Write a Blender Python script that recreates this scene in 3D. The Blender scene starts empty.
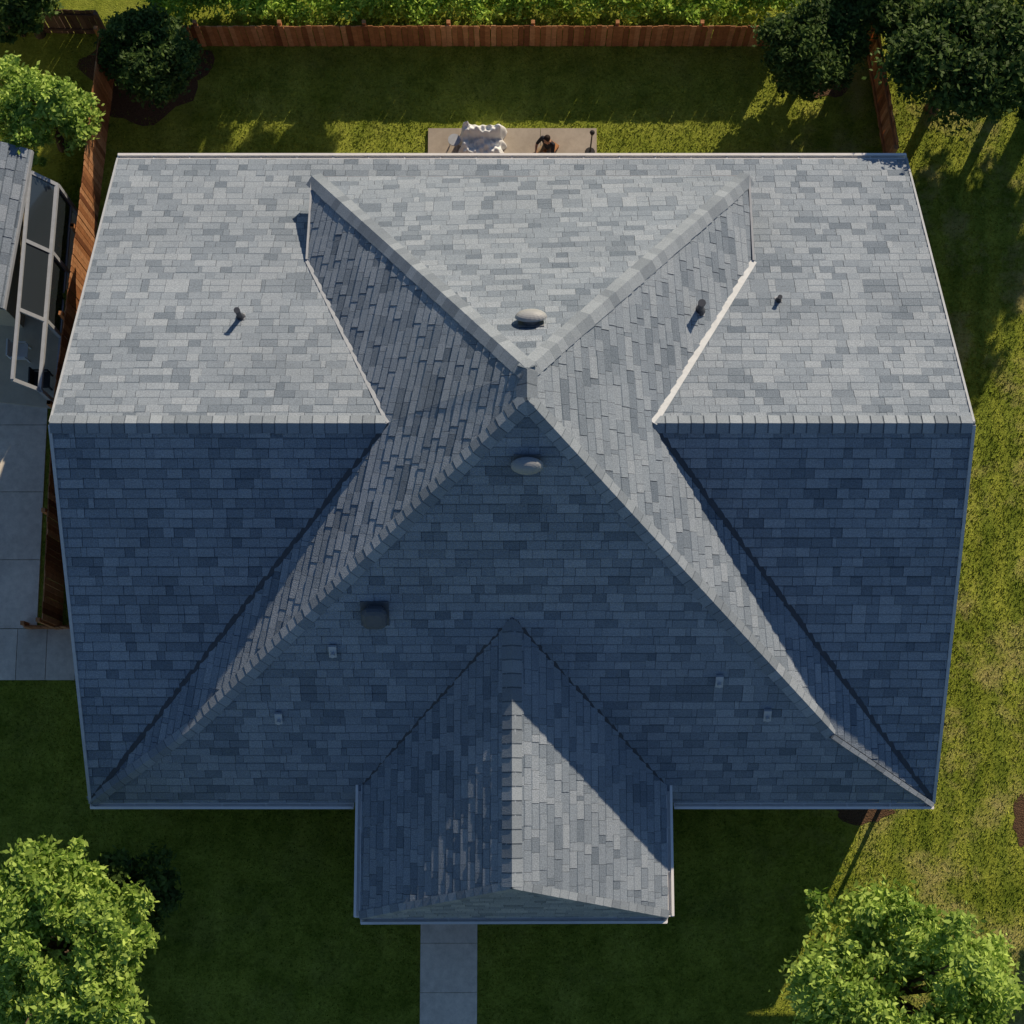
import bpy, math, random
import numpy as np
from mathutils import Vector, Matrix
random.seed(7); rng=np.random.default_rng(7)
scene=bpy.context.scene
# ------------------------------------------------------------------ survey frame
T=math.radians(10.05); CAM=Vector((0,-8.38,44.4)); FP=1720.0
def ray(px,py):
    u=(px-512)/FP; v=(512-py)/FP
    return Vector((u, math.sin(T)+math.cos(T)*v, -math.cos(T)+math.sin(T)*v))
def plan(px,py,z=0.0):
    r=ray(px,py); s=(z-CAM.z)/r.z
    return CAM+r*s
def plane3(p,q,r):
    n=(q-p).cross(r-p)
    if n.z<0: n=-n
    n.normalize()
    return n, n.dot(p)
def hit(px,py,pl):
    n,d=pl; r=ray(px,py)
    return CAM+r*((d-n.dot(CAM))/n.dot(r))
def plz(pl,x,y):
    n,d=pl; return (d-n.x*x-n.y*y)/n.z
# ------------------------------------------------------------------ helpers
def link(o,parent=None):
    scene.collection.objects.link(o)
    if parent: o.parent=parent
    return o
def empty(name,loc=(0,0,0)):
    e=bpy.data.objects.new(name,None); e.location=loc; e.empty_display_size=.5
    return link(e)
class MB:
    def __init__(s): s.v=[]; s.f=[]; s.t=[]
    def add(s,vs,fs,t=0.5):
        b=len(s.v); s.v+= [tuple(x) for x in vs]
        for f in fs: s.f.append(tuple(b+i for i in f)); s.t.append(t)
    def box(s,c,size,t=.5,rot=0,M=None):
        x,y,z=[k/2 for k in size]
        vs=[Vector((a*x,b*y,d*z)) for d in(-1,1) for b in(-1,1) for a in(-1,1)]
        if M is None: M=Matrix.Translation(c)@Matrix.Rotation(rot,4,'Z')
        vs=[M@v for v in vs]
        s.add(vs,[(0,2,3,1),(4,5,7,6),(0,1,5,4),(2,6,7,3),(0,4,6,2),(1,3,7,5)],t)
    def beam(s,p0,p1,w,h,t=.5,up=Vector((0,0,1))):
        p0=Vector(p0);p1=Vector(p1); d=(p1-p0); L=d.length; d.normalize()
        side=d.cross(up).normalized(); u=side.cross(d)
        vs=[]
        for p in(p0,p1):
            for a,b in((-1,-1),(1,-1),(1,1),(-1,1)): vs.append(p+side*a*w/2+u*b*h/2)
        s.add(vs,[(3,2,1,0),(4,5,6,7),(0,1,5,4),(1,2,6,5),(2,3,7,6),(3,0,4,7)],t)
    def cyl(s,p0,p1,r0,r1,n=10,t=.5,cap=True):
        p0=Vector(p0);p1=Vector(p1); d=(p1-p0).normalized()
        a=d.orthogonal().normalized(); b=d.cross(a)
        vs=[]
        for p,r in((p0,r0),(p1,r1)):
            for i in range(n):
                th=2*math.pi*i/n; vs.append(p+(a*math.cos(th)+b*math.sin(th))*r)
        fs=[(i,(i+1)%n,n+(i+1)%n,n+i) for i in range(n)]
        if cap: fs+= [tuple(range(n-1,-1,-1)),tuple(range(n,2*n))]
        s.add(vs,fs,t)
    def dome(s,c,rx,ry,rz,M,n=16,m=6,t=.5,full=False):
        vs=[];fs=[]
        lo=-math.pi/2 if full else 0
        for j in range(m+1):
            ph=lo+(math.pi/2-lo)*j/m
            for i in range(n):
                th=2*math.pi*i/n
                vs.append(M@Vector((c[0]+rx*math.cos(ph)*math.cos(th),c[1]+ry*math.cos(ph)*math.sin(th),c[2]+rz*math.sin(ph))))
        for j in range(m):
            for i in range(n): fs.append((j*n+i,j*n+(i+1)%n,(j+1)*n+(i+1)%n,(j+1)*n+i))
        s.add(vs,fs,t)
    def obj(s,name,mat,parent=None,smooth=False):
        me=bpy.data.meshes.new(name); me.from_pydata(s.v,[],s.f); me.update()
        a=me.attributes.new('tint','FLOAT','FACE'); a.data.foreach_set('value',s.t)
        if smooth: me.polygons.foreach_set('use_smooth',[True]*len(me.polygons))
        me.materials.append(mat)
        return link(bpy.data.objects.new(name,me),parent)
def np_mesh(name,V,k,tint,mat,parent=None):
    nf=V.shape[0]; me=bpy.data.meshes.new(name)
    me.vertices.add(nf*k); me.vertices.foreach_set('co',V.astype(np.float32).ravel())
    me.loops.add(nf*k); me.loops.foreach_set('vertex_index',np.arange(nf*k,dtype=np.int32))
    me.polygons.add(nf); me.polygons.foreach_set('loop_start',np.arange(0,nf*k,k,dtype=np.int32))
    me.update(calc_edges=True); me.validate()
    a=me.attributes.new('tint','FLOAT','FACE'); a.data.foreach_set('value',tint.astype(np.float32))
    me.materials.append(mat)
    return link(bpy.data.objects.new(name,me),parent)
# ------------------------------------------------------------------ materials
def mat_new(name):
    m=bpy.data.materials.new(name); m.use_nodes=True
    nt=m.node_tree; b=nt.nodes['Principled BSDF']
    return m,nt,b
def tint_mat(name,stops,rough=.85,noise=12.0,namp=.25,bump=.3,bscale=60,metal=0,spec=.3,bdist=.01,big=0.0):
    m,nt,b=mat_new(name); N=nt.nodes; L=nt.links
    at=N.new('ShaderNodeAttribute'); at.attribute_name='tint'
    r=N.new('ShaderNodeValToRGB'); el=r.color_ramp.elements
    el[0].position=stops[0][0]; el[0].color=(*stops[0][1],1); el[1].position=stops[-1][0]; el[1].color=(*stops[-1][1],1)
    for p,c in stops[1:-1]:
        e=el.new(p); e.color=(*c,1)
    L.new(at.outputs['Fac'],r.inputs[0])
    tc=N.new('ShaderNodeTexCoord')
    n1=N.new('ShaderNodeTexNoise'); n1.inputs['Scale'].default_value=noise; n1.inputs['Detail'].default_value=6; n1.inputs['Roughness'].default_value=.75
    L.new(tc.outputs['Object'],n1.inputs['Vector'])
    mr=N.new('ShaderNodeMapRange'); mr.inputs[1].default_value=.25; mr.inputs[2].default_value=.75
    mr.inputs[3].default_value=1-namp; mr.inputs[4].default_value=1+namp
    L.new(n1.outputs['Fac'],mr.inputs[0])
    val=mr.outputs[0]
    if big>0:
        n3=N.new('ShaderNodeTexNoise'); n3.inputs['Scale'].default_value=.45; n3.inputs['Detail'].default_value=4
        L.new(tc.outputs['Object'],n3.inputs['Vector'])
        m3=N.new('ShaderNodeMapRange'); m3.inputs[1].default_value=.3; m3.inputs[2].default_value=.7; m3.inputs[3].default_value=1-big; m3.inputs[4].default_value=1+big
        L.new(n3.outputs['Fac'],m3.inputs[0])
        mm=N.new('ShaderNodeMath'); mm.operation='MULTIPLY'; L.new(val,mm.inputs[0]); L.new(m3.outputs[0],mm.inputs[1]); val=mm.outputs[0]
    hs=N.new('ShaderNodeHueSaturation'); L.new(r.outputs[0],hs.inputs['Color']); L.new(val,hs.inputs['Value'])
    L.new(hs.outputs[0],b.inputs['Base Color'])
    n2=N.new('ShaderNodeTexNoise'); n2.inputs['Scale'].default_value=bscale; n2.inputs['Detail'].default_value=3
    L.new(tc.outputs['Object'],n2.inputs['Vector'])
    bp=N.new('ShaderNodeBump'); bp.inputs['Strength'].default_value=bump; bp.inputs['Distance'].default_value=bdist
    L.new(n2.outputs['Fac'],bp.inputs['Height']); L.new(bp.outputs[0],b.inputs['Normal'])
    b.inputs['Roughness'].default_value=rough; b.inputs['Metallic'].default_value=metal
    b.inputs['Specular IOR Level'].default_value=spec
    return m
def S(a,c): return [(0,a),(1,c)]
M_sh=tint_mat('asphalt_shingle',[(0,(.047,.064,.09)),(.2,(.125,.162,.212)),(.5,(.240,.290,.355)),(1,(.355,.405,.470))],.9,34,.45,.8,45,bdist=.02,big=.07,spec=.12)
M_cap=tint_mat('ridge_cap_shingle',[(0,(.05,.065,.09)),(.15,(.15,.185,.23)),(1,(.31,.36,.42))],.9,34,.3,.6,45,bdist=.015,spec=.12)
M_white=tint_mat('white_painted_metal',S((.72,.72,.72),(.86,.86,.85)),.5,4,.06,.1)
M_flash=tint_mat('galvanised_flashing',S((.28,.31,.36),(.46,.50,.55)),.6,5,.15,.1,metal=0)
M_dark=tint_mat('dark_flashing',S((.04,.05,.07),(.08,.09,.11)),.6,6,.2,.1)
M_vent=tint_mat('painted_vent',S((.06,.075,.10),(.36,.38,.40)),.5,8,.12,.1)
M_fence=tint_mat('cedar_boards',[(0,(.19,.07,.028)),(.5,(.40,.175,.07)),(1,(.56,.29,.14))],.85,7,.4,.5,30)
M_fenced=tint_mat('weathered_boards',S((.06,.035,.028),(.16,.10,.075)),.9,7,.3,.5,30)
M_conc=tint_mat('concrete',S((.32,.28,.23),(.45,.40,.335)),.9,3,.18,.4,50,big=.08)
M_slab=tint_mat('pale_paving',S((.58,.54,.47),(.74,.69,.60)),.9,5,.22,.4,50,big=.14)
M_mulch=tint_mat('bark_mulch',S((.06,.035,.02),(.16,.095,.055)),1,25,.5,1,30,bdist=.05)
M_bark=tint_mat('bark',S((.07,.05,.035),(.14,.1,.07)),.95,10,.3,1,20,bdist=.03)
M_cream=tint_mat('cream_siding',S((.45,.40,.30),(.6,.54,.42)),.8,4,.12,.2)
M_cloth=tint_mat('white_cover',S((.62,.66,.68),(.8,.82,.82)),.8,5,.06,.3)
M_char=tint_mat('black_iron',S((.015,.015,.017),(.05,.05,.05)),.5,20,.2,.2)
def plain(name,c,rough=.8):
    return tint_mat(name,S(tuple(.85*k for k in c),tuple(min(1,1.15*k) for k in c)),rough,20,.12,.2)
def glass():
    m,nt,b=mat_new('window_glass'); b.inputs['Base Color'].default_value=(.03,.04,.05,1); b.inputs['Roughness'].default_value=.08
    b.inputs['Specular IOR Level'].default_value=.8
    return m
M_glass=glass()
def brick():
    m,nt,b=mat_new('brick_wall'); N=nt.nodes;L=nt.links
    tc=N.new('ShaderNodeTexCoord'); sx=N.new('ShaderNodeSeparateXYZ'); L.new(tc.outputs['Object'],sx.inputs[0])
    ad=N.new('ShaderNodeMath'); L.new(sx.outputs[0],ad.inputs[0]); L.new(sx.outputs[1],ad.inputs[1])
    cb=N.new('ShaderNodeCombineXYZ'); L.new(ad.outputs[0],cb.inputs[0]); L.new(sx.outputs[2],cb.inputs[1])
    bt=N.new('ShaderNodeTexBrick'); bt.inputs['Color1'].default_value=(.28,.13,.09,1); bt.inputs['Color2'].default_value=(.2,.09,.07,1); bt.inputs['Mortar'].default_value=(.35,.33,.3,1)
    bt.inputs['Scale'].default_value=1; bt.inputs['Brick Width'].default_value=.22; bt.inputs['Row Height'].default_value=.075; bt.inputs['Mortar Size'].default_value=.008
    L.new(cb.outputs[0],bt.inputs[0]); L.new(bt.outputs['Color'],b.inputs['Base Color'])
    bp=N.new('ShaderNodeBump'); bp.inputs['Distance'].default_value=.01; L.new(bt.outputs['Fac'],bp.inputs['Height']); bp.invert=True
    L.new(bp.outputs[0],b.inputs['Normal']); b.inputs['Roughness'].default_value=.9
    return m
M_brick=brick()
def grass(name,use_tint):
    m,nt,b=mat_new(name); N=nt.nodes;L=nt.links
    tc=N.new('ShaderNodeTexCoord'); pos=tc.outputs['Object']
    def noise(sc,det=4,ro=.6):
        n=N.new('ShaderNodeTexNoise'); n.inputs['Scale'].default_value=sc; n.inputs['Detail'].default_value=det; n.inputs['Roughness'].default_value=ro; L.new(pos,n.inputs['Vector']); return n.outputs['Fac']
    def ramp(f,a,b_,ca,cb):
        r=N.new('ShaderNodeValToRGB'); r.color_ramp.elements[0].position=a; r.color_ramp.elements[1].position=b_
        r.color_ramp.elements[0].color=(*ca,1); r.color_ramp.elements[1].color=(*cb,1); L.new(f,r.inputs[0]); return r.outputs[0]
    def mix(f,c1,c2,mode='MIX'):
        x=N.new('ShaderNodeMix'); x.data_type='RGBA'; x.blend_type=mode
        if isinstance(f,float): x.inputs[0].default_value=f
        else: L.new(f,x.inputs[0])
        L.new(c1,x.inputs[6]); 
        if isinstance(c2,tuple): x.inputs[7].default_value=(*c2,1)
        else: L.new(c2,x.inputs[7])
        return x.outputs[2]
    c=ramp(noise(.9,6,.7),.32,.68,(.23,.30,.028),(.54,.59,.09))
    fine=ramp(noise(11,6,.85),.32,.62,(.42,.46,.38),(1.0,1.0,1.0))
    c=mix(.92,c,fine,'MULTIPLY')
    w=N.new('ShaderNodeTexWave'); w.wave_type='BANDS'; w.bands_direction='X'; w.inputs['Scale'].default_value=.45; w.inputs['Distortion'].default_value=6.5; w.inputs['Detail'].default_value=5; w.inputs['Detail Scale'].default_value=.25; w.inputs['Detail Roughness'].default_value=.8
    L.new(pos,w.inputs[0])
    sx=N.new('ShaderNodeSeparateXYZ'); L.new(pos,sx.inputs[0])
    st=ramp(w.outputs['Fac'],.05,.95,(.68,.76,.70),(1,1,1))
    wm=N.new('ShaderNodeMapRange'); wm.inputs[1].default_value=8.0; wm.inputs[2].default_value=10.0; wm.inputs[3].default_value=.3; wm.inputs[4].default_value=.9; L.new(sx.outputs[0],wm.inputs[0])
    c=mix(wm.outputs[0],c,st,'MULTIPLY')
    dm=ramp(noise(.6,7,.7),.49,.64,(0,0,0),(1,1,1))
    mr=N.new('ShaderNodeMapRange'); mr.inputs[1].default_value=6; mr.inputs[2].default_value=11; mr.inputs[3].default_value=.08; mr.inputs[4].default_value=.6; L.new(sx.outputs[0],mr.inputs[0])
    mu=N.new('ShaderNodeMath'); mu.operation='MULTIPLY'; L.new(dm,mu.inputs[0]); L.new(mr.outputs[0],mu.inputs[1])
    c=mix(mu.outputs[0],c,(.60,.50,.22))
    if use_tint:
        at=N.new('ShaderNodeAttribute'); at.attribute_name='tint'
        c=mix(1.0,c,ramp(at.outputs['Fac'],0,1,(.45,.55,.45),(1.0,1.0,1.0)),'MULTIPLY')
    else:
        n2=noise(22,4,.8); bp=N.new('ShaderNodeBump'); bp.inputs['Strength'].default_value=1; bp.inputs['Distance'].default_value=.06; L.new(n2,bp.inputs['Height']); L.new(bp.outputs[0],b.inputs['Normal'])
    L.new(c,b.inputs['Base Color']); b.inputs['Roughness'].default_value=.9; b.inputs['Specular IOR Level'].default_value=.15
    return m
M_ground=grass('lawn_ground',False); M_blade=grass('grass_blades',True)
def leafmat(name,ca,cb,tl=.3):
    m,nt,b=mat_new(name); N=nt.nodes;L=nt.links
    at=N.new('ShaderNodeAttribute'); at.attribute_name='tint'
    r=N.new('ShaderNodeValToRGB'); r.color_ramp.elements[0].color=(*ca,1); r.color_ramp.elements[1].color=(*cb,1); L.new(at.outputs['Fac'],r.inputs[0])
    L.new(r.outputs[0],b.inputs['Base Color']); b.inputs['Roughness'].default_value=.6; b.inputs['Specular IOR Level'].default_value=.2
    tr=N.new('ShaderNodeBsdfTranslucent'); L.new(r.outputs[0],tr.inputs[0])
    mx=N.new('ShaderNodeMixShader'); mx.inputs[0].default_value=tl; L.new(b.outputs[0],mx.inputs[1]); L.new(tr.outputs[0],mx.inputs[2])
    L.new(mx.outputs[0],N['Material Output'].inputs[0])
    return m
M_leafb=leafmat('leaves_bright',(.12,.24,.025),(.58,.76,.17))
M_leafd=leafmat('leaves_dark',(.028,.065,.015),(.13,.21,.045))
M_leafm=leafmat('leaves_hedge',(.18,.34,.03),(.60,.82,.12))
# ------------------------------------------------------------------ shingles
def clip(poly,axis,val,keep_greater):
    out=[]
    n=len(poly)
    for i in range(n):
        p=poly[i];q=poly[(i+1)%n]
        a=(p[axis]-val)*(1 if keep_greater else -1); b=(q[axis]-val)*(1 if keep_greater else -1)
        if a>=0: out.append(p)
        if (a>=0)!=(b>=0):
            s=a/(a-b); out.append((p[0]+(q[0]-p[0])*s,p[1]+(q[1]-p[1])*s))
    return out
def hsh(*k): return random.Random(hash(k)&0xffffffff).random()
def shingle(mb,pts,e=.235,c=.34,th=.022,basis=None):
    nn=Vector((0,0,0))
    for i in range(len(pts)): nn+= (pts[i]-pts[0]).cross(pts[(i+1)%len(pts)]-pts[0])
    if nn.z<0: nn=-nn
    nn.normalize(); act=(nn,nn.dot(pts[0]))
    n,off=basis if basis else act
    w=(Vector((0,0,1))-n*n.z).normalized(); h=w.cross(n)
    pr=[Vector((p.x,p.y,plz((n,off),p.x,p.y))) for p in pts]
    P=[(p.dot(h),p.dot(w)) for p in pr]
    def back(a,t):
        q=h*a+w*t+n*off; q.z=plz(act,q.x,q.y); return q
    t0=min(p[1] for p in P);t1=max(p[1] for p in P)
    key=(int(round(n.x*100)),int(round(n.y*100)))
    for k in range(math.floor(t0/e),math.ceil(t1/e)):
        row=clip(clip(P,1,k*e,True),1,(k+1)*e,False)
        if len(row)<3: continue
        a0=min(p[0] for p in row);a1=max(p[0] for p in row)
        ro=hsh(k,key,1); rowt=(hsh(k,key,2)-.5)*.07
        j=math.floor(a0/c-ro)-2
        while True:
            b0=(j+ro+.8*hsh(k,j,key))*c; b1=(j+1+ro+.8*hsh(k,j+1,key))*c
            if b0>a1: break
            r=hsh(k,j,key,3); lift=.011*(hsh(k,j,key,4)>.5)+.003*hsh(k,j,key,5)
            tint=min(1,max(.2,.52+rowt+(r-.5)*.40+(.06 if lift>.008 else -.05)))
            j+=1
            cell=clip(clip(row,0,b0+.003,True),0,b1-.003,False)
            if len(cell)<3: continue
            hf=lambda t:(.012+lift+th*(1-(t-k*e)/e))
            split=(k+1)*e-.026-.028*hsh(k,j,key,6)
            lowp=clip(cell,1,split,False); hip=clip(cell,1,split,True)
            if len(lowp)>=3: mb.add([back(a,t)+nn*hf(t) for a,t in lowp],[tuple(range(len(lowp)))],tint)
            if len(hip)>=3: mb.add([back(a,t)+nn*hf(t) for a,t in hip],[tuple(range(len(hip)))],max(.05,tint*.45))  # darker granule band; its colour also stands in for shade under the next course
            top=[back(a,t)+nn*hf(t) for a,t in cell]
            bot=[back(a,t)-nn*.004 for a,t in cell]
            m=len(top)
            mb.add(top+bot,[(i,m+i,m+(i+1)%m,(i+1)%m) for i in range(m)],.02)  # butt edges coloured dark to deepen the course shade lines
def deck(mb,pts,th=.14):
    m=len(pts); lo=[p-Vector((0,0,th)) for p in pts]; up=[p-Vector((0,0,.003)) for p in pts]
    mb.add(up+lo,[tuple(range(m)),tuple(range(2*m-1,m-1,-1))]+[(i,m+i,m+(i+1)%m,(i+1)%m) for i in range(m)])
def caps(mb,p0,p1,nA,nB,w=.20,L=.27,la=.068):
    if p1.z<p0.z: p0,p1=p1,p0
    d=(p1-p0); tot=d.length; d.normalize()
    sv=[]
    for n in(nA,nB):
        s=n.cross(d).normalized()
        if s.z>0: s=-s
        sv.append((s,n))
    if sv[0][0].dot(sv[1][0])>.999: sv[1]=(-sv[1][0],sv[1][1])
    k=max(1,int(tot/L)); L=tot/k
    up=(nA+nB).normalized()
    for i in range(k):
        a=p0+d*(i*L); b=p0+d*((i+1)*L+.02)
        lb=.055
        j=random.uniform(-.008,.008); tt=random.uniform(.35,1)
        f=.84
        c_=a.lerp(b,f); lc=la+(lb-la)*f
        vs=[]
        for q,l in((a,la),(c_,lc),(b,lb)):
            vs.append(q+up*l)
            for s,n in sv: vs.append(q+s*(w+j)+n*(l-.008))
            for s,n in sv: vs.append(q+s*(w+j)+n*.01)
        mb.add(vs,[(0,1,6,5),(0,5,7,2)],tt)
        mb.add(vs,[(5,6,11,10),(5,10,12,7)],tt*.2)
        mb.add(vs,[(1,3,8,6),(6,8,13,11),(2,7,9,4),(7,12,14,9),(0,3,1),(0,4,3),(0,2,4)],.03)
# ------------------------------------------------------------------ house geometry
W,D,ZE,ZR=10.0,8.03,3.0,8.06
house=empty('suburban_house')
A=Vector((-W,-D,ZE));A2=Vector((W,-D,ZE))
Rl=Vector((-W,0,ZR));Rr=Vector((W,0,ZR))
Bl=Vector((-W,D,ZE));Br=Vector((W,D,ZE))
plB=plane3(Bl,Br,Rr); plF=plane3(A,A2,Rr)
def onridge(px): 
    p=plan(px,424,ZR); return Vector((p.x,0,ZR))
B=onridge(388); B2=onridge(653)
E=hit(307,261,plB); E2=hit(753,262,plB)
ZA=10.74
Cs=plan(527,400,ZA); Cn=plan(527,370,ZA-.03)
plWF=plane3(A,A2,Cs)
K=hit(192,728,plWF); K2=hit(833,733,plWF)
plL=plane3(B,E,Cn); plRt=plane3(B2,E2,Cn)
Dl=hit(313,178,plL); Dr=hit(748,177,plRt)
zz=(Dl.z+Dr.z)/2; yy=(Dl.y+Dr.y)/2
plWB=plane3(Dl,Dr,Cn)
sh=MB(); dk=MB()
faces=[([Bl,Br,Rr,Rl],None),([A,B,Rl],None),([A2,Rr,B2],None),
 ([Dl,E,B,Cn],plL),([B,Cs,Cn],plL),([B,K,Cs],plL),([B,A,K],plL),
 ([Dr,Cn,B2,E2],plRt),([B2,Cn,Cs],plRt),([B2,Cs,K2],plRt),([B2,K2,A2],plRt),
 ([Dl,Cn,Dr],None),([K,K2,Cs],plWF),([A,A2,K2,K],plWF)]
Sp=hit(512,612,plWF); ZP=Sp.z-.1; Sp=Vector((0,Sp.y-.1,ZP))
Tp=plan(512,887,ZP); Tp.x=0
ZPE=3.4
Fl=plan(361,917,ZPE); Fr=plan(667,916,ZPE)
yv=(ZPE-ZE)/(Cs.z-ZE)*(Cs.y+D)-D
Vl=Vector((Fl.x,yv,ZPE)); Vr=Vector((Fr.x,yv,ZPE))
faces+=[([Sp,Vl,Fl,Tp],None),([Sp,Tp,Fr,Vr],None),([Tp,Fl,Fr],None)]
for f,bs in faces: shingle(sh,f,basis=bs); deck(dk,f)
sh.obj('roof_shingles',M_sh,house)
dk.obj('roof_deck',M_dark,house)
def nrm(p,q,r): return plane3(p,q,r)[0]
nB_,nF_=plB[0],plF[0]; nL,nR,nWF,nWB=plL[0],plRt[0],plWF[0],plWB[0]
nPL=nrm(Sp,Vl,Fl);nPR=nrm(Sp,Vr,Fr);nPF=nrm(Tp,Fl,Fr)
cp=MB()
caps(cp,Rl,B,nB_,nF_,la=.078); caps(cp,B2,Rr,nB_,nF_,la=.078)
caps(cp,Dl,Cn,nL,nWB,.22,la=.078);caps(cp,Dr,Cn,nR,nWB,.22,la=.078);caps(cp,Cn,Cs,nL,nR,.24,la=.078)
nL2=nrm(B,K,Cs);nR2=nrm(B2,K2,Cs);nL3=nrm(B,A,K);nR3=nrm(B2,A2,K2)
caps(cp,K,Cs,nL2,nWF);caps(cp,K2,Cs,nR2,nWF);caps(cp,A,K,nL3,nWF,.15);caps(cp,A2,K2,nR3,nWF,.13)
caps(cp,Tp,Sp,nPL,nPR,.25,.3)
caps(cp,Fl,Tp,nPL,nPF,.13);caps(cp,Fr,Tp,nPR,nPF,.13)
cp.obj('ridge_caps',M_cap,house)
fl=MB(); u=Vector((0,0,1))
fl.beam(B2+u*.065,E2+u*.065,.17,.03,t=1); fl.beam(E2+u*.05,Vector((Dr.x+.02,Dr.y,Dr.z-.02)),.05,.16)
fl.beam(B+u*.05,E+u*.05,.09,.03,t=.6); fl.beam(E+u*.03,Vector((Dl.x-.02,Dl.y,Dl.z-.04)),.05,.16)
z_=Vector((0,0,-.03))
fl.beam(Rl+z_,Bl+z_,.05,.16,t=.4);fl.beam(Rr+z_,Br+z_,.05,.16,t=.4);fl.beam(Rl+z_,A+z_,.07,.17,t=1);fl.beam(Rr+z_,A2+z_,.07,.17,t=1)
fl.beam(Dl+Vector((0,.03,-.07)),Dr+Vector((0,.03,-.07)),.04,.12)
fl.obj('drip_edge_and_flashing',M_flash,house)
dv=MB()
dv.beam(B+u*.042,A+u*.042,.12,.03);dv.beam(B2+u*.042,A2+u*.042,.12,.03)
dv.beam(Sp+u*.04,Vl+u*.04,.12,.03);dv.beam(Sp+u*.04,Vr+u*.04,.12,.03)
dv.obj('valley_metal',M_dark,house)
gt=MB()
def gutter(p0,p1,out):
    o=Vector(out); z=Vector((0,0,-.1))
    gt.beam(p0+o*.03+z*.6,p1+o*.03+z*.6,.02,.14); gt.beam(p0+o*.08+z*1.1,p1+o*.08+z*1.1,.08,.02); gt.beam(p0+o*.14+z*.45,p1+o*.14+z*.45,.06,.14,t=1)
    d=(p1-p0); n=int(d.length/.9)
    for i in range(n+1):
        q=p0+d*(i/max(1,n))+z*.1; gt.beam(q+o*.02,q+o*.15,.03,.012)
gutter(Bl,Br,(0,1,0)); gutter(A,Vector((Fl.x-.25,-D,ZE)),(0,-1,0)); gutter(Vector((Fr.x+.25,-D,ZE)),A2,(0,-1,0))
gutter(Fl,Fr,(0,-1,0)); gutter(Vl,Fl,(-1,0,0)); gutter(Vr,Fr,(1,0,0))
for x,y in((-9.98,8.1),(9.98,8.1),(-9.98,-8.1),(9.98,-8.1)): gt.beam((x*.96,y*.955,.1),(x*.96,y*.955,2.8),.08,.08,up=Vector((0,1,0)))
gt.obj('gutters',M_white,house)
wl=MB()
x,y=9.45,7.45
zt=2.85; zr=ZR-.35
vs=[(-x,-y,0),(x,-y,0),(x,y,0),(-x,y,0),(-x,-y,zt+.25),(x,-y,zt+.25),(x,y,zt+.25),(-x,y,zt+.25),(-x,0,zr),(x,0,zr)]
wl.add(vs,[(0,1,5,4),(1,2,6,9,5),(2,3,7,6),(3,0,4,8,7)])
px0,px1=Fl.x+.4,Fr.x-.4; py0=Fl.y+.45
wl.box(((px0+px1)/2,(py0-7.4)/2,1.6),(px1-px0,-7.4-py0,3.2))
wx0,wx1,wy1=Dl.x+.3,Dr.x-.3,yy-.35
wl.add([(wx0,E.y-.3,3.5),(wx0,wy1,3.5),(wx1,wy1,3.5),(wx1,E.y-.3,3.5),(wx0,E.y-.3,zz+.05),(wx0,wy1,zz-.05),(wx1,wy1,zz-.05),(wx1,E.y-.3,zz+.05)],[(0,1,5,4),(1,2,6,5),(2,3,7,6)])
wl.obj('brick_walls',M_brick,house)
wn=MB(); wg=MB()
def window(cx,cy,cz,w,h,axis,out):
    for dx,dz,ww,hh in((0,h/2,w+.16,.08),(0,-h/2,w+.2,.08),(-w/2,0,.08,h-.08),(w/2,0,.08,h-.08),(0,0,.05,h-.08)):
        if axis==0: wn.box((cx+dx,cy+out*.04,cz+dz),(ww,.1,hh))
        else: wn.box((cx+out*.04,cy+dx,cz+dz),(.1,ww,hh))
    if axis==0: wg.box((cx,cy+out*.015,cz),(w-.02,.03,h-.02))
    else: wg.box((cx+out*.015,cy,cz),(.03,w-.02,h-.02))
for xx in(-7,-4.9,5,7.2): window(xx,-y,1.55,1.3,1.4,0,-1)
for xx in(-7,-3.5,4.5,7.5): window(xx,y,1.55,1.4,1.3,0,1)
window(0.2,y,1.2,2.2,2.1,0,1)
for yv_ in(-4.5,0,4.5): window(-x,yv_,1.55,1.2,1.3,1,-1); window(x,yv_,1.55,1.2,1.3,1,1)
window(.9,py0,1.6,1.1,1.4,0,-1);window(2.4,py0,1.6,1.1,1.4,0,-1)
wn.obj('window_frames',M_white,house); wg.obj('window_panes',M_glass,house)
dr=MB(); dcx=-1.55
dr.box((dcx,py0-.03,1.1),(1.0,.08,2.1)); 
for zz_ in(.6,1.5): dr.box((dcx,py0-.08,zz_),(.7,.02,.6))
dr.obj('front_door',M_fence,house)
vt=MB()
def frame(p,n,yaw=0):
    w=(Vector((0,0,1))-n*n.z).normalized(); h=w.cross(n)
    return Matrix.Translation(p)@Matrix((( h.x,w.x,n.x,0),(h.y,w.y,n.y,0),(h.z,w.z,n.z,0),(0,0,0,1)))
for (px,py,pl,t) in((531,324,plWB,.95),(527,461,plWF,.85)):
    M=frame(hit(px,py,pl),pl[0])
    vt.box((0,0,0),(.54,.38,.02),t=t*.4,M=M@Matrix.Translation((0,0,.05)))
    vt.cyl(M@Vector((0,0,.04)),M@Vector((0,0,.2)),.18,.18,14,t=.1)
    vt.dome((0,0,.17),.34,.21,.16,M,n=20,m=7,t=t)
M=frame(hit(375,612,plWF),plWF[0])
vt.box(0,(.62,.66,.02),t=.1,M=M@Matrix.Translation((0,0,.05)))
vs=[];
for zz2,sx,sy in((.05,.22,.22),(.18,.22,.22),(.18,.27,.26),(.25,.28,.27),(.31,.25,.24),(.335,.17,.16)):
    for i in range(16):
        th=i/16*2*math.pi+math.pi/16; cc,ss=math.cos(th),math.sin(th); q=(abs(cc)**5+abs(ss)**5)**(-1/5)
        vs.append(M@Vector((cc*q*sx,ss*q*sy,zz2)))
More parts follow.
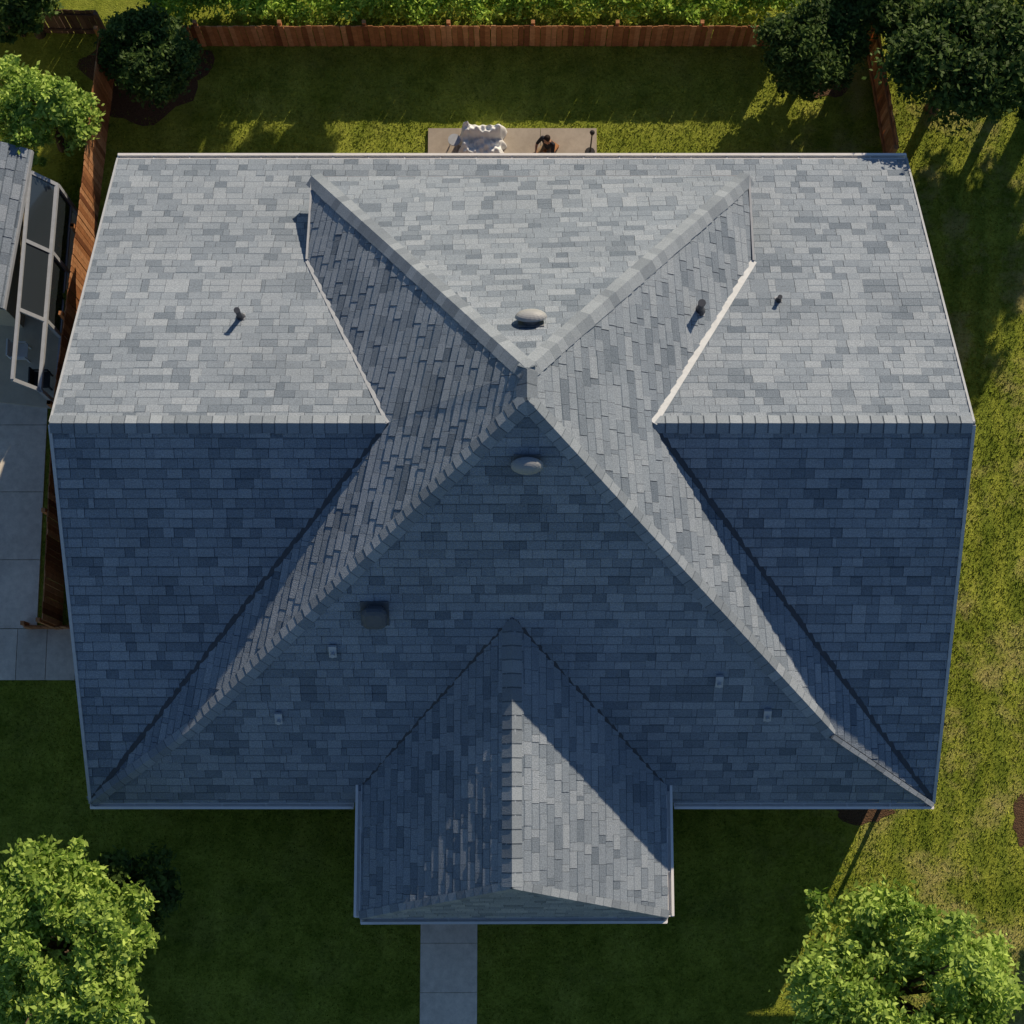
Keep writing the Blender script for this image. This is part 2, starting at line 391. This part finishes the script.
fs=[(l*16+i,l*16+(i+1)%16,(l+1)*16+(i+1)%16,(l+1)*16+i) for l in range(5) for i in range(16)]+[tuple(range(80,96))]
vt.add(vs,fs,.14)
vt.obj('roof_vents',M_vent,house)
pp=MB(); pd=MB()
def pipe(px,py,pl,h,r,mb,base=.2):
    p=hit(px,py,pl); M=frame(p,pl[0])
    pp.box(0,(base*2,base*2.2,.015),t=.1,M=M@Matrix.Translation((0,0,.05)))
    mb.cyl(p+u*.03,p+u*.16,r*1.9,r*1.15,12,t=.5); mb.cyl(p+u*.1,p+u*h,r,r,12,t=.6); mb.cyl(p+u*h,p+u*(h+.03),r*1.2,r*1.2,12,t=.3)
pipe(241,318,plB,.6,.06,pd,.1); pipe(699,311,plRt,.6,.075,pd,.12); pipe(778,301,plB,.3,.045,pd,.08)
for px,py in((279,716),(719,679),(767,713),(333,649)):
    p=hit(px,py,plWF); M=frame(p,plWF[0]); pp.box(0,(.17,.3,.07),t=1,M=M@Matrix.Translation((0,0,.08))); pp.cyl(M@Vector((0,-.05,.1)),M@Vector((0,-.05,.2)),.05,.05,t=.9)
pp.obj('plumbing_flashings',M_flash,house); pd.obj('vent_pipes',M_dark,house)
# ------------------------------------------------------------------ ground
g=MB(); R=400; g.add([(-R,-R,0),(R,-R,0),(R,R,0),(-R,R,0)],[(0,1,2,3)]); g.obj('ground',M_ground)
pa=MB(); p0=plan(428,128,.1); p1=plan(597,158,.1)
nx=3
for i in range(nx):
    for j in range(2):
        xa=p0.x+(p1.x-p0.x)*i/nx; xb=p0.x+(p1.x-p0.x)*(i+1)/nx; ya=7.5+(p0.y-7.5)*j/2; yb=7.5+(p0.y-7.5)*(j+1)/2
        pa.box(((xa+xb)/2,(ya+yb)/2,.04),(xb-xa-.012,yb-ya-.012,.12),t=random.uniform(.6,.9))
pa.obj('patio',M_conc)
fp=MB(); a=plan(420,1000,.05).x; b=plan(477,1000,.05).x; yy0=-10.3
while yy0>-24:
    fp.box(((a+b)/2,yy0-.6,.02),(b-a,1.19,.08),t=random.uniform(.4,.8)); yy0-=1.2
fp.obj('front_path',M_slab)
sp=MB(); xb=plan(76,650,.05).x; ya=plan(40,680,.05).y; yb=plan(40,629,.05).y; n=0
xx=xb
while xx>-22:
    sp.box((xx-.38,(ya+yb)/2,.02),(.75,yb-ya,.08),t=random.uniform(.2,.9)); xx-=.765
sp.obj('side_path',M_slab)
sd=MB(); xr=plan(43,500,.05).x; y1=plan(40,402,.05).y
yy1=yb+.01
while yy1<y1:
    sd.box((xr-4,yy1+.9,.02),(8,1.785,.08),t=random.uniform(.5,.9)); yy1+=1.8
sd.obj('neighbour_driveway',M_slab)
def bed(name,px,py,rx,ry,z=.012):
    mb=MB(); c=plan(px,py,0); vs=[]
    for i in range(40):
        th=i/40*2*math.pi; r=1+.13*math.sin(3*th+px)+.08*math.sin(7*th+py)+random.uniform(-.06,.06); vs.append((c.x+rx*r*math.cos(th),c.y+ry*r*math.sin(th),z))
    mb.add(vs,[tuple(range(40))]); o=mb.obj(name,M_mulch)
    return (c.x,c.y,rx,ry)
beds=[bed('mulch_bed',145,75,1.7,1.3),bed('mulch_bed',862,812,.7,.3),bed('mulch_bed',1026,820,.35,.6),bed('mulch_bed',815,70,1.0,.8)]
ms=MB(); ms.box((-10.15,1.2,.006),(1.7,13.2,.012)); ms.obj('mulch_strip',M_mulch)
n=320000
X=rng.uniform(-14.5,14.5,n);Y=rng.uniform(-14.5,13.4,n)
inh=(abs(X)<9.4)&(abs(Y)<7.4)
inh|=(X>px0)&(X<px1)&(Y<-7)&(Y>py0)
inh|=(X>a+.01)&(X<b-.01)&(Y<-9)
inh|=(X>p0.x)&(X<p1.x)&(Y>6)&(Y<p0.y)
inh|=(X<xb)&(Y>ya)&(Y<yb)
inh|=(X<xr)&(Y>yb-.1)
inh|=(X<-9.3)&(X>-11.0)&(Y>-5.4)&(Y<7.8)
edge=rng.uniform(.75,1.15,n)
for bx,by,rx,ry in beds: inh|=((X-bx)/rx)**2+((Y-by)/ry)**2<edge
X=X[~inh];Y=Y[~inh]; n=len(X)
th=rng.uniform(0,2*np.pi,n); hh=rng.uniform(.02,.075,n); wd=rng.uniform(.009,.022,n); ph=rng.uniform(0,2*np.pi,n); ln=rng.uniform(.02,.075,n)
V=np.zeros((n,3,3)); V[:,0,0]=X-np.cos(th)*wd;V[:,0,1]=Y-np.sin(th)*wd;V[:,1,0]=X+np.cos(th)*wd;V[:,1,1]=Y+np.sin(th)*wd
V[:,2,0]=X+np.cos(ph)*ln;V[:,2,1]=Y+np.sin(ph)*ln;V[:,2,2]=hh
np_mesh('lawn_grass',V,3,rng.uniform(0,1,n),M_blade)
# ------------------------------------------------------------------ foliage
def leaves(lobes,nclump,nleaf,L,zmin=None,tight=.19):
    lobes=np.array(lobes)
    area=lobes[:,3]**2; pick=rng.choice(len(lobes),nclump,p=area/area.sum())
    d=rng.normal(size=(nclump,3)); d[:,2]=d[:,2]*.8+.3; d/=np.linalg.norm(d,axis=1)[:,None]
    rr=rng.uniform(.72,1.12,nclump)[:,None]
    cc=lobes[pick,:3]+d*rr*np.stack([lobes[pick,3],lobes[pick,3],lobes[pick,4]],1)
    ct=rng.uniform(0,1,nclump); cr=rng.uniform(.5,1.35,nclump)
    idx=np.repeat(np.arange(nclump),nleaf); N=len(idx)
    sc=lobes[pick,3].mean()*tight
    P=cc[idx]+rng.normal(size=(N,3))*sc*cr[idx][:,None]*np.array([1,1,.55])
    a=rng.normal(size=(N,3)); a[:,2]*=.5; a/=np.linalg.norm(a,axis=1)[:,None]
    b=rng.normal(size=(N,3)); b-=a*(a*b).sum(1)[:,None]; b[:,2]*=.6; b/=np.linalg.norm(b,axis=1)[:,None]
    l=L*rng.uniform(.6,1.25,N)[:,None]
    V=np.stack([P-a*l,P+b*l*.5,P+a*l,P-b*l*.5],1)
    t=np.clip(.15+.6*ct[idx]+rng.uniform(-.3,.35,N),0,1)
    if zmin is not None: V[:,:,2]=np.maximum(V[:,:,2],zmin)
    return V,t
def tree(name,x,y,zc,r,rz,mat,nclump=150,nleaf=80,L=.085,nl=11,tight=.19,core=.6):
    e=empty(name,(0,0,0))
    lob=[(x,y,zc,r*core,rz*.7)]
    for i in range(nl):
        th=2*math.pi*i/nl*1.618*3+random.uniform(0,.6); q=random.uniform(.42,.72)*r; zq=random.uniform(-.5,.55)*rz
        s=random.uniform(.22,.4)*r
        lob.append((x+q*math.cos(th),y+q*math.sin(th),zc+zq,s,s*rz/r*.95))
    V,t=leaves(lob,nclump,nleaf,L,zmin=.03,tight=tight); np_mesh('crown',V,4,t,mat,e)
    tb=MB(); base=Vector((x,y,0)); fork=Vector((x+random.uniform(-.1,.1),y,max(.4,zc-rz*.75)))
    tb.cyl(base-u*.05,base+u*.25,.05*r+.12,.04*r+.08,10); tb.cyl(base+u*.2,fork,.04*r+.08,.035*r+.05,10)
    for l in lob[1:]:
        mid=fork.lerp(Vector(l[:3]),.5)+Vector((0,0,.1)); tb.cyl(fork,mid,.02*r+.03,.014*r+.02,7); tb.cyl(mid,Vector(l[:3]),.014*r+.02,.012,7)
    tb.obj('trunk',M_bark,e)
    return e
def T_(name,px,py,zc,rpx,rz,mat,**k):
    p=plan(px,py,zc); r=rpx*(CAM.z-zc)/FP
    return tree(name,p.x,p.y,zc,r,rz,mat,**k)
T_('leafy_tree',58,950,3.8,96,2.0,M_leafb,nclump=360,nleaf=120,nl=24,L=.085,tight=.17,core=.45)
T_('leafy_tree',125,897,2.4,56,1.1,M_leafd,nclump=170,L=.085)
T_('leafy_tree',905,1000,3.2,118,1.9,M_leafb,nclump=380,nleaf=120,nl=24,L=.085,tight=.17,core=.45)
T_('leafy_tree',38,108,2.6,56,1.6,M_leafb,nclump=220,L=.075,nl=15,core=.5)
T_('round_shrub',148,55,1.5,52,1.2,M_leafd,nclump=300,L=.07,core=.8)
T_('round_shrub',812,52,1.7,52,1.4,M_leafd,nclump=300,L=.07,core=.8)
T_('leafy_tree',960,60,3.0,80,1.9,M_leafd,nclump=380,core=.75)
T_('leafy_tree',1035,50,3.2,62,1.8,M_leafd,nclump=220,core=.75)
T_('leafy_tree',885,-8,2.4,56,1.4,M_leafd,nclump=180)
T_('leafy_tree',20,0,2.0,46,1.4,M_leafd,nclump=130)
T_('small_shrub',68,300,.5,13,.5,M_leafb,nclump=40,nleaf=50,L=.06)
for (x_,y_,z_,r_) in((-3.2,19.9,6.2,1.8),(-.6,20.2,6.3,1.6),(-6.5,20.0,5.6,1.8),(15.6,13.4,4.2,2.2),(17.2,16.0,5.4,2.4),(15.9,-7.6,3.2,1.5)):
    tree('leafy_tree',x_,y_,z_,r_,r_*.75,M_leafd,nclump=120,nleaf=45,L=.15,nl=8)
hx0=plan(165,10,.8).x; hx1=plan(790,10,.8).x; hy=plan(500,12,1.0).y+.3
lob=[]; xx=hx0
while xx<hx1:
    s=random.uniform(.35,.5); lob.append((xx,hy+random.uniform(-.1,.4),random.uniform(.75,1.0),s,s)); lob.append((xx,hy+.9+random.uniform(-.3,.3),.95,.55,.55)); xx+=random.uniform(.35,.5)
V,t=leaves(lob,1200,60,.065,zmin=.02,tight=.25); np_mesh('hedge',V,4,t,M_leafm)
# ------------------------------------------------------------------ fences
def fence(name,pts,h,mat,rail_side=1):
    mb=MB()
    for i in range(len(pts)-1):
        p=Vector(pts[i]);q=Vector(pts[i+1]); p.z=q.z=0; d=q-p; L=d.length; d.normalize(); ang=math.atan2(d.y,d.x); s=Vector((-d.y,d.x,0))*rail_side
        k=int(L/.15)
        for j in range(k):
            c=p+d*((j+.5)*L/k); hh=h+random.uniform(-.03,.03)
            mb.box((c.x+random.uniform(-.008,.008),c.y+random.uniform(-.008,.008),hh/2),(L/k-.012,.022,hh),t=random.random(),rot=ang+random.uniform(-.03,.03))
        for z in(.3,h-.22): mb.beam(p+s*.04+u*z,q+s*.04+u*z,.045,.09,t=.4)
        m=max(1,round(L/2.4))
        for j in range(m+1):
            c=p+d*(L*j/m)+s*.1; mb.box((c.x,c.y,(h+.06)/2),(.1,.1,h+.06),t=.6,rot=ang)
    return mb.obj(name,mat)
fence('wooden_fence',[plan(120,46),plan(780,46)],1.22,M_fence,1)
fence('wooden_fence',[plan(866,50),plan(886,170)],1.6,M_fence,-1)
fence('wooden_fence',[plan(116,60),plan(94,250),plan(72,420),plan(62,628)],1.9,M_fence,-1)
fence('wooden_fence',[plan(28,629),plan(76,629)],.5,M_fence,1)
fence('wooden_fence',[plan(-60,30),plan(108,34)],1.4,M_fenced,-1)
# ------------------------------------------------------------------ neighbour house
nb=empty('neighbour_house')
N1=plan(31,150,3.0);N2=plan(-2,335,3.0); ed=(N2-N1); ed.normalize(); pw=Vector((ed.y,-ed.x,0)); 
if pw.x>0: pw=-pw
N2=N1+ed*4.2
up5=pw*4+u*2.0
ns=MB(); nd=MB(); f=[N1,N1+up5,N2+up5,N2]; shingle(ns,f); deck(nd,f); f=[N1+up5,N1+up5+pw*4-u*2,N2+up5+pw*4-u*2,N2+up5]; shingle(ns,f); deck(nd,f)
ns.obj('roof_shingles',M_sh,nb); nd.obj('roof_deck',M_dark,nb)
nw=MB(); c1=N1+pw*.35+ed*.3;c2=N2+pw*.35-ed*.3;c3=c2+pw*7.2;c4=c1+pw*7.2
def dn(p,z): return Vector((p.x,p.y,z))
nw.add([dn(c,0) for c in(c1,c2,c3,c4)]+[dn(c,3.05) for c in(c1,c2,c3,c4)]+[dn((c1+c4)/2,4.75),dn((c2+c3)/2,4.75)],[(0,1,5,4),(1,2,6,9,5),(2,3,7,6),(3,0,4,8,7)])
nw.obj('siding_walls',M_cream,nb)
nf=MB(); ng=MB()
nf.beam(N1-u*.08,N2-u*.08,.08,.16)
O1=plan(57,185,2.2);O2=plan(40,390,2.2); I1=N1-u*.25+ed*.5;I2=I1+(O2-O1); I2.z=I1.z
nf.beam(O1,O2,.09,.14); nf.beam(I1,I2,.08,.12)
k=3
for i in range(k+1):
    a_=O1.lerp(O2,i/k);b_=I1.lerp(I2,i/k); nf.beam(a_,b_,.09,.1); nf.beam(dn(a_,0),dn(a_,2.15),.1,.1,up=Vector((0,1,0)))
    if i<k:
        nf.beam(dn(a_,.75),dn(O1.lerp(O2,(i+1)/k),.75),.06,.08)
        if i<k-1:
            c_=O1.lerp(O2,(i+1)/k);d_=I1.lerp(I2,(i+1)/k); z=Vector((0,0,.02)); ng.add([a_+z,c_+z,d_+z,b_+z],[(0,1,2,3)])
            ng.add([dn(a_,.8),dn(c_,.8),dn(c_,2.1),dn(a_,2.1)],[(0,1,2,3)])
nf.obj('sunroom_frame',M_flash,nb); ng.obj('sunroom_glazing',M_glass,nb)
tr=MB(); q=[dn(O1,.1),dn(O2,.1),dn(O2+pw*3,.1),dn(O1+pw*3,.1)]; tr.add(q+[p-u*.12 for p in q],[(0,1,2,3),(0,4,5,1),(1,5,6,2),(2,6,7,3),(3,7,4,0)],.9); tr.obj('sunroom_floor',M_cream,nb)
# ------------------------------------------------------------------ patio things
z0=.1
c=plan(482,142,.5); nx,ny=52,30; vs=[];fs=[]
for j in range(ny+1):
    for i in range(nx+1):
        a_=i/nx*2-1;b_=j/ny*2-1
        prof=min(1,max(0,(1-max(abs(a_),abs(b_)))*5.5))
        hgt=.42+ (.34 if b_>.25 else 0)*min(1,max(0,(b_-.2)*6)) + (.14 if a_<-.6 else 0)
        fold=.06*math.sin(5*a_+4*b_+1)+.045*math.sin(11*b_-7*a_)+.03*math.sin(19*a_+9*b_)
        z=z0+.01+prof**.6*(hgt+fold); flare=1+.13*(1-prof)*math.sin(9*math.atan2(b_,a_)+1)
        vs.append((c.x+a_*.60*flare,c.y+b_*.42*flare,z))
for j in range(ny):
    for i in range(nx): s=j*(nx+1)+i; fs.append((s,s+1,s+nx+2,s+nx+1))
mb=MB(); mb.add(vs,fs,.8); mb.obj('covered_patio_sofa',M_cloth,smooth=True)
st=empty('side_stool'); c2=plan(460,142,.3); mb=MB(); mb.cyl((c2.x-.15,c2.y,.42),(c2.x-.15,c2.y,.47),.17,.17,16)
for i in range(4): th=i*math.pi/2+.4; mb.cyl((c2.x-.15+.16*math.cos(th),c2.y+.16*math.sin(th),.1),(c2.x-.15+.1*math.cos(th),c2.y+.1*math.sin(th),.43),.015,.015,6)
mb.obj('stool_body',M_flash,st)
def person(px,py,yaw):
    e=empty('seated_person'); c=plan(px,py,.5)
    J=[];ED=[];RD=[];LB=[]
    def j(p,r,par,lab):
        J.append(p);RD.append(r);LB.append(lab)
        if par is not None: ED.append((par,len(J)-1))
        return len(J)-1
    pel=j((0,0,.36),.13,None,'tr'); sp=j((0,-.03,.58),.12,pel,'sh'); ch=j((0,-.07,.78),.135,sp,'sh'); nk=j((0,-.10,.93),.055,ch,'sk'); j((0,-.12,1.0),.05,nk,'sk')
    for s in(-1,1):
        s1=j((s*.18,-.07,.84),.065,ch,'sh'); el=j((s*.25,-.20,.60),.045,s1,'sh'); e2=j((s*.23,-.27,.56),.037,el,'sk'); wr=j((s*.14,-.42,.53),.027,e2,'sk'); pm=j((s*.11,-.49,.52),.032,wr,'sk')
        for q in range(4): 
            f1=j((s*.11+(q-1.5)*.02,-.535,.515),.010,pm,'sk'); j((s*.11+(q-1.5)*.022,-.57+.006*abs(q-1.5),.495),.008,f1,'sk')
        j((s*.11-s*.05,-.50,.52),.010,pm,'sk')
        hp=j((s*.10,-.06,.36),.09,pel,'tr'); kn=j((s*.17,-.46,.43),.062,hp,'tr'); k3=j((s*.17,-.46,.34),.055,kn,'sk'); an=j((s*.16,-.42,.16),.036,k3,'sk'); ft=j((s*.17,-.56,.13),.035,an,'shoe')
    me=bpy.data.meshes.new('body'); me.from_pydata(J,ED,[]); me.update()
    o=bpy.data.objects.new('body_src',me); scene.collection.objects.link(o)
    m=o.modifiers.new('s','SKIN')
    for i,r in enumerate(RD): me.skin_vertices[0].data[i].radius=(r,r); me.skin_vertices[0].data[i].use_root=(i==0)
    sb=o.modifiers.new('b','SUBSURF'); sb.levels=2; sb.render_levels=2
    bpy.context.view_layer.update(); dg=bpy.context.evaluated_depsgraph_get()
    m2=bpy.data.meshes.new_from_object(o.evaluated_get(dg)); bpy.data.objects.remove(o)
    labs=['sh','sk','tr','shoe']; mats=[plain('dark_shirt',(.02,.022,.03)),plain('skin',(.45,.25,.16)),plain('tan_shorts',(.30,.22,.14)),plain('shoes',(.5,.5,.5))]
    m2.materials.clear()
    for q in mats: m2.materials.append(q)
    Jn=[Vector(p) for p in J]
    mids=[(Jn[a].lerp(Jn[b],t),LB[b]) for a,b in ED for t in(.25,.6,.95)]
    for p in m2.polygons:
        best=min(mids,key=lambda q:(q[0]-p.center).length_squared); p.material_index=labs.index(best[1]); p.use_smooth=True
    at=m2.attributes.new('tint','FLOAT','FACE'); at.data.foreach_set('value',[.5]*len(m2.polygons))
    link(bpy.data.objects.new('body',m2),e)
    I=Matrix.Identity(4); hd=MB(); hc=(0,-.13,1.10)
    hd.dome(hc,.078,.095,.12,I,n=20,m=14,full=True)
    hd.cyl((0,-.215,1.11),(0,-.245,1.075),.010,.018,8)
    for s in(-1,1): hd.dome((s*.08,-.12,1.09),.014,.02,.032,I,n=8,m=6,full=True)
    hd.beam((-.025,-.213,1.04),(.025,-.213,1.04),.012,.012)
    hd.obj('head',mats[1],e,smooth=True)
    ey=MB()
    for s in(-1,1): ey.dome((s*.032,-.212,1.105),.012,.008,.009,I,n=8,m=6,full=True)
    ey.obj('eyes',M_char,e)
    hr=MB(); hr.dome((0,-.115,1.12),.09,.10,.12,I,n=20,m=12,full=True); hr.obj('hair',plain('dark_hair',(.025,.016,.012)),e,smooth=True)
    sl_=MB()
    sl_.box((0,.02,.245),(.40,.38,.04),t=.8)
    for sx_ in(-.17,.17):
        for sy_ in(-.14,.18): sl_.box((sx_,sy_,.165),(.04,.04,.13),t=.6)
    sl_.obj('low_seat',M_fence,e)
    e.location=(c.x,c.y,0); e.rotation_euler=(0,0,yaw)
    return e
person(549,144,math.radians(-35))
pt=empty('patio_torch'); c4=plan(590,152,.1); mb=MB(); mb.cyl((c4.x,c4.y,.1),(c4.x,c4.y,.14),.14,.12,12); mb.cyl((c4.x,c4.y,.12),(c4.x,c4.y,1.3),.022,.018,8); mb.cyl((c4.x,c4.y,1.3),(c4.x,c4.y,1.46),.035,.07,10); mb.cyl((c4.x,c4.y,1.46),(c4.x,c4.y,1.52),.07,.02,10); mb.obj('torch_body',M_char,pt)
def chair(px,py,mat):
    e=empty('garden_chair'); c=plan(px,py,.4); m=MB(); x,y=c.x,c.y
    m.box((x,y,.44),(.44,.44,.04)); m.box((x-.2,y,.7),(.04,.44,.45))
    for a_ in(-.19,.19):
        for b_ in(-.19,.19): m.box((x+a_,y+b_,.24),(.04,.04,.38))
        m.box((x,y+a_*1.1,.64),(.42,.04,.03)); m.box((x+.19,y+a_*1.1,.55),(.03,.03,.16))
    m.obj('chair_frame',mat,e)
chair(20,352,M_cloth); chair(42,380,M_char)
# ------------------------------------------------------------------ camera, light
cd=bpy.data.cameras.new('camera'); cam=bpy.data.objects.new('camera',cd); scene.collection.objects.link(cam)
cam.location=CAM; cam.rotation_euler=(T,0,0); cd.lens=36*FP/1024; cd.sensor_width=36; cd.clip_end=2000; scene.camera=cam
EL=math.radians(26.0); AZ=math.radians(27.5)
sd_=Vector((math.sin(AZ)*math.cos(EL),math.cos(AZ)*math.cos(EL),math.sin(EL)))
sl=bpy.data.lights.new('sun','SUN'); sl.energy=5; sl.angle=math.radians(.5); sl.color=(1,.82,.60)
so=bpy.data.objects.new('sun',sl); so.rotation_euler=sd_.to_track_quat('Z','Y').to_euler(); so.location=(20,30,40); scene.collection.objects.link(so)
w=bpy.data.worlds.new('World'); scene.world=w; w.use_nodes=True; nt=w.node_tree
sk=nt.nodes.new('ShaderNodeTexSky'); sk.sky_type='NISHITA'; sk.sun_disc=False; sk.sun_elevation=EL; sk.sun_rotation=AZ; sk.ozone_density=3.2; sk.dust_density=.1
nt.links.new(sk.outputs[0],nt.nodes['Background'].inputs[0]); nt.nodes['Background'].inputs[1].default_value=.078
scene.view_settings.view_transform='Standard'; scene.view_settings.look='None'; scene.view_settings.exposure=0
